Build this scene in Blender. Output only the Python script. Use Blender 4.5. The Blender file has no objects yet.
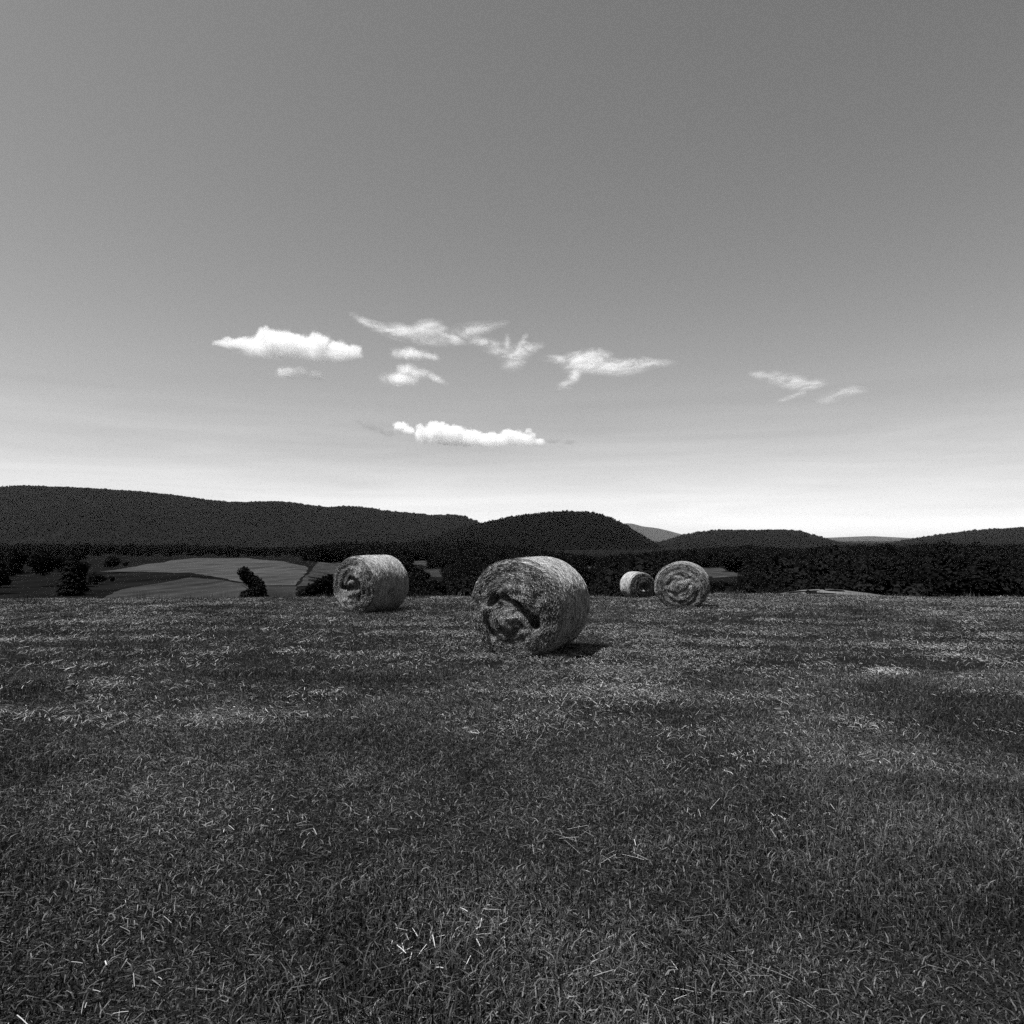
import bpy, math, random
import numpy as np
from mathutils import Vector, noise as mnoise
from mathutils.geometry import delaunay_2d_cdt

random.seed(7)
RNG = np.random.default_rng(11)
scene = bpy.context.scene
COL = scene.collection
R_ = math.radians

# ------------------------------------------------------------------ camera
F = 716.0                      # focal length in pixels of a 1024 wide frame
HOR = 540.0                    # row of the true horizon
CAM_H = 1.65
PITCH = math.atan((HOR - 512) / F)
cam = bpy.data.cameras.new('camera')
cam.sensor_fit = 'HORIZONTAL'
cam.sensor_width = 36.0
cam.lens = F / 1024 * 36.0
cam.clip_start = 0.05
cam.clip_end = 60000
camo = bpy.data.objects.new('camera', cam)
COL.objects.link(camo)
camo.location = (0, 0, CAM_H)
camo.rotation_euler = (R_(90) + PITCH, 0, 0)
scene.camera = camo


def at(px, py, Y):
    """world point on the sight line of a photo pixel at depth Y (metres along +Y)"""
    u, v = (px - 512) / F, (512 - py) / F
    cy = math.cos(PITCH) - math.sin(PITCH) * v
    cz = math.sin(PITCH) + math.cos(PITCH) * v
    return Vector((u * Y / cy, Y, CAM_H + cz / cy * Y))


def project(x, y, z):
    zz = z - CAM_H
    d = y * math.cos(PITCH) + zz * math.sin(PITCH)
    h = -y * math.sin(PITCH) + zz * math.cos(PITCH)
    return 512 + F * x / d, 512 - F * h / d


# ------------------------------------------------------------------ numpy noise
_PERM = np.random.default_rng(3).random((256, 256))


def vnoise(x, y):
    x = np.asarray(x, float); y = np.asarray(y, float)
    xi = np.floor(x).astype(int); yi = np.floor(y).astype(int)
    fx = x - xi; fy = y - yi
    fx = fx * fx * (3 - 2 * fx); fy = fy * fy * (3 - 2 * fy)
    a = _PERM[xi & 255, yi & 255]; b = _PERM[(xi + 1) & 255, yi & 255]
    c = _PERM[xi & 255, (yi + 1) & 255]; d = _PERM[(xi + 1) & 255, (yi + 1) & 255]
    return (a * (1 - fx) + b * fx) * (1 - fy) + (c * (1 - fx) + d * fx) * fy


def fbm(x, y, o=4):
    s = 0; a = .5; t = 0
    for k in range(o):
        s = s + a * vnoise(np.asarray(x) * 2 ** k + 17.3 * k, np.asarray(y) * 2 ** k + 5.1 * k); t += a; a *= .5
    return s / t


def sstep(a, b, x):
    t = np.clip((np.asarray(x, float) - a) / (b - a), 0, 1)
    return t * t * (3 - 2 * t)


# ------------------------------------------------------------------ terrain
TD = np.array([50, 90, 150, 230, 330, 450, 600, 1000, 1500, 26000.])
TL = np.array([-3.2, -8.6, -10.2, -11.0, -11.7, -12.4, -13.4, -16, -20, -20.])
TC = np.array([-3.2, -9.5, -19.5, -21, -20, -18, -17, -18, -22, -20.])
TR = np.array([-3.2, -9.5, -19.5, -17.5, -15.5, -15.2, -17, -23, -26, -20.])


def ground_z(x, y):
    x = np.asarray(x, float); y = np.asarray(y, float)
    yy = np.maximum(y, 0)
    d = np.sqrt(yy ** 2 + (.3 * x) ** 2)
    near = np.where(d > 10, -.00207 * (np.minimum(d, 50) - 10) ** 2, 0)
    u = x / np.maximum(yy, 1.0)
    wl = 1 - sstep(-.30, -.16, u); wr = sstep(.14, .24, u)
    tl, tc, tr = (np.interp(d, TD, t) for t in (TL, TC, TR))
    far = tl * wl + tr * wr + tc * (1 - wl - wr)
    w = sstep(42, 62, d)
    z = near * (1 - w) + far * w
    # grassy mound beyond the brow on the right
    z = z + 3.28 * np.exp(-((x - 29.5) / 8.5) ** 2 - ((y - 72) / 16) ** 2)
    z = z + 1.15 * np.exp(-((x - 15) / 10.0) ** 2 - ((y - 52) / 12) ** 2)
    z = z + (fbm(x * .35, y * .35, 3) - .5) * .13 * sstep(1, 4, d) * np.clip(d / 12, .3, 1.5)
    z = z + (fbm(x * .02, y * .02, 3) - .5) * 1.2 * sstep(70, 160, d)
    return z


def gz(x, y):
    return float(ground_z(x, y))


# ------------------------------------------------------------------ object helpers
def tag(o, label=None, cat=None, group=None, kind=None):
    if label: o['label'] = label
    if cat: o['category'] = cat
    if group: o['group'] = group
    if kind: o['kind'] = kind
    return o


def link(o, parent=None):
    COL.objects.link(o)
    if parent: o.parent = parent
    return o


def mesh_np(name, verts, faces, mat=None, smooth=True, tone=None):
    """faces: (n,k) int array"""
    me = bpy.data.meshes.new(name)
    verts = np.asarray(verts, np.float32); faces = np.asarray(faces, np.int32)
    n, k = faces.shape
    me.vertices.add(len(verts)); me.vertices.foreach_set('co', verts.ravel())
    me.loops.add(n * k); me.loops.foreach_set('vertex_index', faces.ravel())
    me.polygons.add(n)
    me.polygons.foreach_set('loop_start', np.arange(0, n * k, k, dtype=np.int32))
    me.polygons.foreach_set('use_smooth', np.full(n, smooth, bool))
    if tone is not None:
        a = me.attributes.new('tone', 'FLOAT', 'POINT'); a.data.foreach_set('value', np.asarray(tone, np.float32))
    me.update(calc_edges=True); me.validate()
    if mat: me.materials.append(mat)
    return me


def empty(name, loc, rz=0):
    o = bpy.data.objects.new(name, None); o.location = loc; o.rotation_euler = (0, 0, rz)
    o.empty_display_size = .2
    return link(o)


# ------------------------------------------------------------------ materials
def new_mat(name):
    m = bpy.data.materials.new(name); m.use_nodes = True
    nt = m.node_tree
    for n in list(nt.nodes): nt.nodes.remove(n)
    out = nt.nodes.new('ShaderNodeOutputMaterial')
    return m, nt, out


def nd(nt, typ, **kw):
    n = nt.nodes.new(typ)
    for k, v in kw.items():
        if k.startswith('i_'):
            n.inputs[k[2:].replace('_', ' ')].default_value = v
        else:
            setattr(n, k, v)
    return n


def ramp(nt, fac, stops):
    r = nt.nodes.new('ShaderNodeValToRGB')
    els = r.color_ramp.elements
    while len(els) < len(stops): els.new(.5)
    for e, (p, v) in zip(els, stops):
        e.position = p; e.color = (v, v, v, 1)
    nt.links.new(fac, r.inputs[0])
    return r.outputs[0]


def math_n(nt, op, a, b=None, c=None, clamp=False):
    n = nt.nodes.new('ShaderNodeMath'); n.operation = op; n.use_clamp = clamp
    for i, s in enumerate((a, b, c)):
        if s is None: continue
        if isinstance(s, (int, float)): n.inputs[i].default_value = s
        else: nt.links.new(s, n.inputs[i])
    return n.outputs[0]


def noise_n(nt, vec, scale, detail=4, rough=.55, dist=0):
    n = nd(nt, 'ShaderNodeTexNoise'); n.inputs['Scale'].default_value = scale
    n.inputs['Detail'].default_value = detail; n.inputs['Roughness'].default_value = rough
    n.inputs['Distortion'].default_value = dist
    if vec is not None: nt.links.new(vec, n.inputs['Vector'])
    return n.outputs['Fac']


def finish(nt, out, col, rough=.85, spec=.2, bump=None, trans=None):
    p = nt.nodes.new('ShaderNodeBsdfPrincipled')
    p.inputs['Roughness'].default_value = rough
    p.inputs['Specular IOR Level'].default_value = spec
    nt.links.new(col, p.inputs['Base Color'])
    if bump is not None:
        b = nt.nodes.new('ShaderNodeBump'); b.inputs['Strength'].default_value = bump[1]
        b.inputs['Distance'].default_value = bump[2]
        nt.links.new(bump[0], b.inputs['Height']); nt.links.new(b.outputs[0], p.inputs['Normal'])
    if trans:
        t = nt.nodes.new('ShaderNodeBsdfTranslucent'); nt.links.new(col, t.inputs['Color'])
        mx = nt.nodes.new('ShaderNodeMixShader'); mx.inputs[0].default_value = trans
        nt.links.new(p.outputs[0], mx.inputs[1]); nt.links.new(t.outputs[0], mx.inputs[2])
        nt.links.new(mx.outputs[0], out.inputs['Surface'])
    else:
        nt.links.new(p.outputs[0], out.inputs['Surface'])


def rand_mat(name, lo, hi, scale=None, rough=.8, spec=.25, trans=None, patch=None, stops=None):
    """grey foliage/straw whose tone varies per instance and by patches of the ground"""
    m, nt, out = new_mat(name)
    oi = nt.nodes.new('ShaderNodeObjectInfo')
    geo = nt.nodes.new('ShaderNodeNewGeometry')
    f = oi.outputs['Random']
    if patch:
        n = noise_n(nt, geo.outputs['Position'], patch, 3)
        f = math_n(nt, 'ADD', math_n(nt, 'MULTIPLY', f, .55), math_n(nt, 'MULTIPLY', math_n(nt, 'SUBTRACT', n, .3), 1.1))
    isl = math_n(nt, 'MULTIPLY', geo.outputs['Random Per Island'], .5)
    f = math_n(nt, 'ADD', math_n(nt, 'MULTIPLY', f, .6), isl, clamp=True)
    finish(nt, out, ramp(nt, f, stops or [(0, lo), (1, hi)]), rough, spec, trans=trans)
    return m


def tone_mat(name, lo, hi, rough=.9, spec=.0):
    """hay: tone stored per straw, plus fine variation"""
    m, nt, out = new_mat(name)
    at_ = nd(nt, 'ShaderNodeAttribute', attribute_name='tone')
    tc = nt.nodes.new('ShaderNodeTexCoord')
    n = noise_n(nt, tc.outputs['Object'], 9, 5)
    n2 = noise_n(nt, tc.outputs['Object'], 70, 3)
    f = math_n(nt, 'ADD', at_.outputs['Fac'], math_n(nt, 'MULTIPLY', math_n(nt, 'SUBTRACT', n, .5), .7))
    f = math_n(nt, 'ADD', f, math_n(nt, 'MULTIPLY', math_n(nt, 'SUBTRACT', n2, .5), .3), clamp=True)
    finish(nt, out, ramp(nt, f, [(0, lo), (1, hi)]), rough, spec, bump=(n2, .12, .004))
    return m


def ground_mat():
    m, nt, out = new_mat('mown_ground')
    geo = nt.nodes.new('ShaderNodeNewGeometry')
    p = geo.outputs['Position']
    n1 = noise_n(nt, p, .9, 5); n2 = noise_n(nt, p, 22, 5, .7); n3 = noise_n(nt, p, .05, 4)
    f = math_n(nt, 'ADD', math_n(nt, 'MULTIPLY', n1, .4), math_n(nt, 'MULTIPLY', n2, .5))
    f = math_n(nt, 'ADD', f, math_n(nt, 'MULTIPLY', n3, .25))
    finish(nt, out, ramp(nt, f, [(.35, .002), (.6, .006), (.78, .024)]), .95, .0, bump=(n2, .8, .03))
    return m


def field_mat(name, lo, hi, ang, stripe):
    m, nt, out = new_mat(name)
    geo = nt.nodes.new('ShaderNodeNewGeometry')
    mp = nt.nodes.new('ShaderNodeMapping'); mp.inputs['Rotation'].default_value = (0, 0, ang)
    mp.inputs['Scale'].default_value = (stripe, .02, 1)
    nt.links.new(geo.outputs['Position'], mp.inputs[0])
    s = noise_n(nt, mp.outputs[0], 1, 3)
    n = noise_n(nt, geo.outputs['Position'], .06, 5)
    n2 = noise_n(nt, geo.outputs['Position'], .7, 3)
    f = math_n(nt, 'ADD', math_n(nt, 'MULTIPLY', s, .45), math_n(nt, 'MULTIPLY', n, .35))
    f = math_n(nt, 'ADD', f, math_n(nt, 'MULTIPLY', n2, .25))
    finish(nt, out, ramp(nt, f, [(.38, lo), (.66, hi)]), .95, .0)
    return m


M = {}
M['ground'] = ground_mat()
M['grass'] = rand_mat('mown_grass', .003, .072, stops=[(.05, .002), (.45, .012), (.72, .052), (1, .19)], trans=.12, patch=.55, rough=.9, spec=.02)
M['straw'] = rand_mat('loose_straw', .02, .32, rough=.9, spec=.02)
M['leaf_dark'] = rand_mat('dark_foliage', .0015, .007, rough=.95, spec=.0)
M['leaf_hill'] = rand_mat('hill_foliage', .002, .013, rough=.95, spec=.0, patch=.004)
M['leaf_dome'] = rand_mat('dome_foliage', .001, .0045, rough=.95, spec=.0, patch=.004)  # darker copy of hill foliage; haze difference between ridges partly painted in
M['bark'] = rand_mat('bark', .02, .05)
M['hay'] = tone_mat('hay_straw', .007, .38)
M['hay_side'] = tone_mat('hay_side', .015, .34)


def hill_mat(name, a, b):
    m, nt, out = new_mat(name)
    geo = nt.nodes.new('ShaderNodeNewGeometry')
    n = noise_n(nt, geo.outputs['Position'], .03, 6, .7)
    finish(nt, out, ramp(nt, n, [(.35, a), (.7, b)]), .95, .0, bump=(n, 1, 12))
    return m


M['hill'] = hill_mat('wooded_hillside', .0015, .005)
M['mountain'] = hill_mat('distant_mountain', .008, .014)

# ------------------------------------------------------------------ ground sheet
az = np.unique(np.concatenate([np.linspace(-180, -60, 50), np.linspace(-60, 60, 340), np.linspace(60, 180, 50)]))[:-1]
rr = np.concatenate([[.25], np.geomspace(.6, 24000, 340)])
A, RR = np.meshgrid(np.radians(az), rr, indexing='ij')
GX, GY = np.sin(A) * RR, np.cos(A) * RR
GZ = ground_z(GX, GY)
na, nr = A.shape
idx = np.arange(na * nr).reshape(na, nr)
i0 = idx[:, :-1]; i1 = np.roll(idx, -1, 0)
faces = np.stack([idx[:, :-1], idx[:, 1:], i1[:, 1:], i1[:, :-1]], -1).reshape(-1, 4)[:, ::-1]
verts = np.stack([GX, GY, GZ], -1).reshape(-1, 3)
# close the tiny hole under the camera
cv = len(verts)
verts = np.vstack([verts, [[0, 0, gz(0, 0)]]])
me = mesh_np('ground', verts, faces, M['ground'])
me.materials.append(field_mat('woodland_floor', .0015, .005, .2, .1))
me.polygons.foreach_set('material_index', (RR[:, :-1].reshape(-1) > 56).astype(np.int32))
g = link(bpy.data.objects.new('ground', me)); tag(g, kind='structure')
import bmesh
bm = bmesh.new(); bm.from_mesh(me); bm.verts.ensure_lookup_table()
for i in range(na):
    try: bm.faces.new((bm.verts[int(idx[i, 0])], bm.verts[int(i1[i, 0])], bm.verts[cv])).smooth = True
    except ValueError: pass
bmesh.ops.recalc_face_normals(bm, faces=bm.faces); bm.to_mesh(me); bm.free()


def to_ground(px, py, dmin=45, dmax=1500):
    """where the sight line of a pixel meets the terrain beyond the brow"""
    p0 = at(px, py, 1.0) - Vector((0, 0, CAM_H))
    ds = np.geomspace(dmin, dmax, 500)
    z = CAM_H + p0.z * ds
    h = z - ground_z(p0.x * ds, ds)
    k = np.argmax(h < 0)
    if h[k] >= 0: k = len(ds) - 1
    d = ds[k]
    return (p0.x * d, d)


CLEAR = []   # open fields (pixel polygon, depth): trees do not stand in front of them


def field(name, poly_px, mat, lift=.12, step=6, poly=None, keep=True, label=None):
    pts = poly or [to_ground(*p) for p in poly_px]
    # refine the border and fill with inner points so that the sheet follows the terrain
    bord = []
    for a, b in zip(pts, pts[1:] + pts[:1]):
        n = max(1, int(math.hypot(b[0] - a[0], b[1] - a[1]) / step))
        for k in range(n):
            j = .25 * step * (random.random() - .5)
            bord.append((a[0] + (b[0] - a[0]) * k / n + j * .4, a[1] + (b[1] - a[1]) * k / n + j))
    xs = [p[0] for p in bord]; ys = [p[1] for p in bord]
    inner = []
    for x in np.arange(min(xs), max(xs), step):
        for y in np.arange(min(ys), max(ys), step):
            inner.append((x + random.uniform(-.3, .3) * step, y + random.uniform(-.3, .3) * step))
    co = [Vector(p) for p in bord + inner]
    ed = [(i, (i + 1) % len(bord)) for i in range(len(bord))]
    v, e, f, *_ = delaunay_2d_cdt(co, ed, [], 1, 1e-4)
    vx = np.array([[p.x, p.y] for p in v])
    z = ground_z(vx[:, 0], vx[:, 1]) + lift
    fa = np.array([t for t in f if len(t) == 3])
    me = mesh_np(name, np.column_stack([vx, z]), fa, mat)
    o = link(bpy.data.objects.new(name, me)); tag(o, kind='structure')
    if keep and poly_px: CLEAR.append((poly_px, max(ys)))
    return o


# ------------------------------------------------------------------ scatter (stuff)
def scatter(name, pts, rot, scl, idx_, protos, label=None):
    coll = bpy.data.collections.new(name + ' kinds')
    for p in protos: coll.objects.link(p)
    pts = np.asarray(pts, np.float32)
    me = bpy.data.meshes.new(name)
    me.vertices.add(len(pts)); me.vertices.foreach_set('co', pts.ravel())
    a = me.attributes.new('rot', 'FLOAT_VECTOR', 'POINT'); a.data.foreach_set('vector', np.asarray(rot, np.float32).ravel())
    a = me.attributes.new('scl', 'FLOAT_VECTOR', 'POINT'); a.data.foreach_set('vector', np.asarray(scl, np.float32).ravel())
    a = me.attributes.new('kindex', 'INT', 'POINT'); a.data.foreach_set('value', np.asarray(idx_, np.int32))
    o = link(bpy.data.objects.new(name, me))
    ng = bpy.data.node_groups.new(name + ' scatter', 'GeometryNodeTree')
    ng.interface.new_socket('Geometry', in_out='INPUT', socket_type='NodeSocketGeometry')
    ng.interface.new_socket('Geometry', in_out='OUTPUT', socket_type='NodeSocketGeometry')
    N = ng.nodes.new; L = ng.links.new
    gi, go = N('NodeGroupInput'), N('NodeGroupOutput')
    iop = N('GeometryNodeInstanceOnPoints')
    ci = N('GeometryNodeCollectionInfo'); ci.inputs['Collection'].default_value = coll
    ci.inputs['Separate Children'].default_value = True; ci.inputs['Reset Children'].default_value = True
    def attr(nm, dt):
        n = N('GeometryNodeInputNamedAttribute'); n.data_type = dt; n.inputs['Name'].default_value = nm
        return n.outputs['Attribute']
    e2r = N('FunctionNodeEulerToRotation')
    L(attr('rot', 'FLOAT_VECTOR'), e2r.inputs[0])
    L(gi.outputs[0], iop.inputs['Points']); L(ci.outputs[0], iop.inputs['Instance'])
    iop.inputs['Pick Instance'].default_value = True
    L(attr('kindex', 'INT'), iop.inputs['Instance Index'])
    L(e2r.outputs[0], iop.inputs['Rotation']); L(attr('scl', 'FLOAT_VECTOR'), iop.inputs['Scale'])
    L(iop.outputs[0], go.inputs[0])
    md = o.modifiers.new('scatter', 'NODES'); md.node_group = ng
    tag(o, kind='stuff', label=label)
    return o


# ------------------------------------------------------------------ tree shapes
def leaf_cloud(lobes, n, size, rng):
    """many small leaf clumps spread through the lobes' volume; lobes: (cx,cy,cz,rx,ry,rz)"""
    lob = np.array(lobes, float)
    vol = lob[:, 3] * lob[:, 4] * lob[:, 5]
    k = rng.choice(len(lob), n, p=vol / vol.sum())
    d = rng.normal(size=(n, 3)); d /= np.linalg.norm(d, axis=1)[:, None]
    r = rng.random(n) ** .28
    r *= .82 + .3 * rng.random(n)
    c = lob[k, :3] + d * r[:, None] * lob[k, 3:]
    nrm = d + rng.normal(size=(n, 3)) * .7 + np.array([0, 0, .3]); nrm /= np.linalg.norm(nrm, axis=1)[:, None]
    t = np.cross(nrm, rng.normal(size=(n, 3))); t /= np.linalg.norm(t, axis=1)[:, None] + 1e-9
    b = np.cross(nrm, t)
    s = size * (.55 + .9 * rng.random(n))[:, None]
    s2 = s * (.5 + .5 * rng.random(n))[:, None]
    v = np.stack([c - t * s, c - b * s2 + nrm * s * .2, c + t * s, c + b * s2 + nrm * s * .2], 1).reshape(-1, 3)
    f = np.arange(n * 4).reshape(n, 4)
    return v, f


def trunk_geo(h, r, lean=(0, 0), limbs=5, rng=None, sides=7):
    V = []; Fc = []
    def tube(p0, p1, r0, r1, seg=4):
        p0 = np.array(p0, float); p1 = np.array(p1, float)
        ax = p1 - p0; ax /= np.linalg.norm(ax)
        s = np.cross(ax, [.3, .9, .1]); s /= np.linalg.norm(s); q = np.cross(ax, s)
        base = len(V)
        for i in range(seg + 1):
            t = i / seg; c = p0 + (p1 - p0) * t; rad = r0 + (r1 - r0) * t
            c = c + (rng.normal(size=3) * rad * .35 if 0 < i else 0)
            for j in range(sides):
                a = 2 * math.pi * j / sides
                V.append(c + (s * math.cos(a) + q * math.sin(a)) * rad)
        for i in range(seg):
            for j in range(sides):
                Fc.append((base + i * sides + j, base + i * sides + (j + 1) % sides, base + (i + 1) * sides + (j + 1) % sides, base + (i + 1) * sides + j))
    top = (lean[0], lean[1], h)
    tube((0, 0, -.3), top, r, r * .3, 6)
    for k in range(limbs):
        t = rng.uniform(.35, .85); a = rng.uniform(0, 6.28); l = h * rng.uniform(.25, .45)
        p = np.array(top) * t
        tube(p, p + np.array([math.cos(a) * l * .8, math.sin(a) * l * .8, l * .6]), r * .4 * (1 - t * .5), r * .1)
    return np.array(V), np.array(Fc)


def broadleaf(rng, n, h=1.0, leaf=.07):
    lobes = [(0, 0, h * .58, .26, .26, .30)]
    for k in range(7):
        a = rng.uniform(0, 6.28); q = rng.uniform(.12, .26)
        lobes.append((math.cos(a) * q, math.sin(a) * q, h * rng.uniform(.38, .84), rng.uniform(.12, .2), rng.uniform(.12, .2), rng.uniform(.1, .17)))
    v, f = leaf_cloud(lobes, n, leaf, rng)
    v[:, 2] = np.clip(v[:, 2], .06, None)
    return v, f


def conifer(rng, n, leaf=.06):
    z = .06 + .94 * (1 - np.sqrt(1 - rng.random(n)))
    z = np.clip(z, .05, .995)
    rad = .17 * (1 - z) ** .85 * (.75 + .4 * ((z * 9) % 1 < .55)) * np.sqrt(.25 + .75 * rng.random(n))
    a = rng.random(n) * 6.283
    c = np.stack([np.cos(a) * rad, np.sin(a) * rad, z], 1)
    out = np.stack([np.cos(a), np.sin(a), np.full(n, -.55)], 1); out /= np.linalg.norm(out, axis=1)[:, None]
    side = np.stack([-np.sin(a), np.cos(a), rng.normal(size=n) * .3], 1)
    s = leaf * (1.15 - z)[:, None] * (.6 + .8 * rng.random(n))[:, None]
    v = np.stack([c - side * s * .55, c + out * s * 1.1, c + side * s * .55, c - out * s * .4 + [0, 0, .02]], 1).reshape(-1, 3)
    return v, np.arange(n * 4).reshape(n, 4)


def proto(name, v, f, mat):
    return bpy.data.objects.new(name, mesh_np(name, v, f, mat, smooth=False))


def clump(rng, n_trees, per, mat, name, spread, conif=.35, leaf=.13):
    V = []; Fc = []; b = 0
    for k in range(n_trees):
        if rng.random() < conif: v, f = conifer(rng, per, leaf); v = v * [1.15, 1.15, 1.15]
        else: v, f = broadleaf(rng, per, 1, leaf)
        v = v * rng.uniform(.65, 1.15)
        a = rng.uniform(0, 6.28); q = spread * math.sqrt(rng.random())
        v = v + [math.cos(a) * q, math.sin(a) * q, 0]
        V.append(v); Fc.append(f + b); b += len(v)
    return proto(name, np.vstack(V), np.vstack(Fc), mat)


def in_poly(x, y, poly):
    c = False; j = len(poly) - 1
    for i in range(len(poly)):
        xi, yi = poly[i]; xj, yj = poly[j]
        if (yi > y) != (yj > y) and x < (xj - xi) * (y - yi) / (yj - yi) + xi: c = not c
        j = i
    return c


# ------------------------------------------------------------------ fields in the valley
f_pale = field_mat('cut_hay_field', .009, .032, .9, .25)
f_mid = field_mat('green_field', .007, .022, .4, .2)
f_dark = field_mat('dark_meadow', .006, .016, .2, .15)
f_mound = field_mat('grassy_mound', .025, .075, .3, .6)
fz = [
    ('hay_field', [(100, 572), (170, 561), (191, 558.6), (243, 558.2), (283, 561.5), (309, 568), (296, 586), (262, 586), (235, 581.5), (191, 573)], f_pale),
    ('meadow', [(120, 590), (191, 578), (222, 581), (249, 585), (262, 600), (100, 600)], f_mid),
    ('hay_field', [(318, 562.5), (352, 563), (346, 577), (330, 584), (298, 587), (300, 583)], f_mid),
    ('meadow', [(264, 586.8), (296, 587), (298, 599), (262, 599)], f_dark),
    ('hay_field', [(700, 568), (721, 568), (736, 573.5), (746, 576), (700, 577.5)], f_mid),
    ('farm_track', [(712, 576.6), (740, 574.8), (746, 576), (713, 578.2)], f_pale),
    ('meadow', [(412, 561.5), (424, 560.8), (434, 565), (431, 567), (411, 564)], f_mid),
    ('meadow', [(424, 570), (440, 569.5), (448, 573), (446, 578), (426, 577)], f_dark),
    ('hay_field', [(588, 567), (597.5, 567.2), (597.5, 570.2), (588, 569.8)], f_pale),
]
for nm, poly, mt in fz:
    field(nm, poly, mt)
field('grass_mound', None, f_mound, lift=.03, step=2.0, poly=[(14, 52), (24, 52), (38, 60), (42, 74), (34, 86), (24, 82), (18, 66)])

# ------------------------------------------------------------------ hills
def hill(name, ridge, D, Dbase, zbase, mat, amp=.10, lin=.55, back=.35, step=4, dy=0):
    rx = np.array([p[0] for p in ridge], float); ry = np.array([p[1] for p in ridge], float) + dy
    px = np.arange(rx[0], rx[-1] + 1, step)
    ry_ = np.interp(px, rx, ry)
    k = np.array([.1, .2, .4, .2, .1]); ry_ = np.convolve(np.pad(ry_, 2, 'edge'), k, 'valid')
    u = (px - 512) / F
    zr = CAM_H + (HOR - ry_) / F * D
    nt_, nb = 44, 14
    X = []; Y = []; Z = []
    for t in np.concatenate([np.linspace(0, 1, nt_), 1 + np.linspace(.06, 1, nb)]):
        if t <= 1:
            d = Dbase + (D - Dbase) * t
            s = lin * t + (1 - lin) * t * t * (3 - 2 * t)
            env = math.sin(math.pi * min(1, t)) ** .8
        else:
            d = D + (t - 1) * D * back
            s = 1 - sstep(0, 1, t - 1); env = 0
        x = u * d; y = np.full_like(u, d)
        z = zbase + (zr - zbase) * s
        z = z + (fbm(x / 420 + 3, y / 420 + D, 4) - .5) * amp * (zr - zbase) * env * 2
        X.append(x); Y.append(y); Z.append(z)
    X, Y, Z = np.array(X), np.array(Y), np.array(Z)
    r, c = X.shape
    idx = np.arange(r * c).reshape(r, c)
    f = np.stack([idx[:-1, :-1], idx[:-1, 1:], idx[1:, 1:], idx[1:, :-1]], -1).reshape(-1, 4)
    me = mesh_np(name, np.stack([X, Y, Z], -1).reshape(-1, 3), f, mat)
    o = link(bpy.data.objects.new(name, me)); tag(o, kind='structure')
    def sample(n, t0=.0, t1=1.06):
        a = RNG.random(n) * (c - 1.001)
        tt = np.sqrt(RNG.random(n) * (1 - (Dbase / D) ** 2) + (Dbase / D) ** 2)
        t = (tt * D - Dbase) / (D - Dbase)
        t = t0 + (t1 - t0) * t
        b = np.where(t <= 1, t * (nt_ - 1), nt_ - 1 + (t - 1) / .07)
        b = np.clip(b, 0, r - 1.001)
        ia, ib = a.astype(int), b.astype(int); fa, fb = (a - ia)[:, None], (b - ib)[:, None]
        P = np.stack([X, Y, Z], -1)
        return (P[ib, ia] * (1 - fa) * (1 - fb) + P[ib, ia + 1] * fa * (1 - fb) + P[ib + 1, ia] * (1 - fa) * fb + P[ib + 1, ia + 1] * fa * fb)
    return o, sample


H1 = [(-330, 470), (-200, 478), (-80, 492), (20, 486), (100, 489), (160, 494), (191, 498), (205, 500), (225, 502.5), (245, 503), (275, 501.5), (300, 504.5), (325, 507.5), (345, 506), (370, 508.5), (392, 512), (415, 513.5), (438, 516.5), (452, 514.5), (462, 516), (482, 524), (505, 533), (540, 545), (600, 560)]
H2 = [(330, 566), (380, 552), (410, 545), (435, 538), (460, 530), (480, 525), (510, 518), (540, 514), (565, 512.5), (585, 512.2), (598, 514.8), (610, 519.5), (628, 530), (649, 543), (668, 551), (715, 562), (760, 570)]
H4 = [(600, 562), (630, 553), (655, 545.5), (680, 537), (700, 532.5), (722, 530.3), (745, 531), (770, 530.6), (795, 531), (812, 535.5), (835, 543), (862, 546), (890, 544), (930, 537), (975, 531), (1030, 528), (1100, 524), (1180, 520), (1290, 516)]
H3 = [(520, 545), (560, 537), (590, 531), (606, 528.5), (616, 525), (626, 523), (633, 523.4), (642, 526.5), (656, 527.8), (668, 530.5), (680, 534), (700, 538), (760, 541), (820, 538), (870, 536), (930, 539), (1000, 542)]
hill('mountain', H3, 22000, 17000, -60, M['mountain'], amp=.05, step=3)
_, s1 = hill('hill', H1, 4000, 2300, -50, M['hill'], amp=.16, dy=1.6)
_, s4 = hill('hill', H4, 3600, 2000, -50, M['hill'], amp=.14, dy=1.6)
_, s2 = hill('hill', H2, 2700, 1500, -50, M['hill'], amp=.13, dy=2.4)

prng = np.random.default_rng(21)
hill_protos = [clump(prng, 9, 34, M['leaf_hill'], 'tree_clump_' + c, 1.35, cf) for c, cf in zip(('alpha', 'beta', 'gamma', 'delta'), (.2, .5, .1, .8))]
hp = []
for smp, n in ((s1, 17000), (s4, 15000)):
    hp.append(smp(n))
hp = np.vstack(hp)
n = len(hp)
s = 13 * (.75 + .5 * RNG.random(n))
hp[:, 2] -= 1
scatter('hillside_forest', hp, np.column_stack([np.zeros(n), np.zeros(n), RNG.random(n) * 6.28]),
        np.column_stack([s, s, s * (.85 + .4 * RNG.random(n))]), RNG.integers(0, 4, n), hill_protos)

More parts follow.
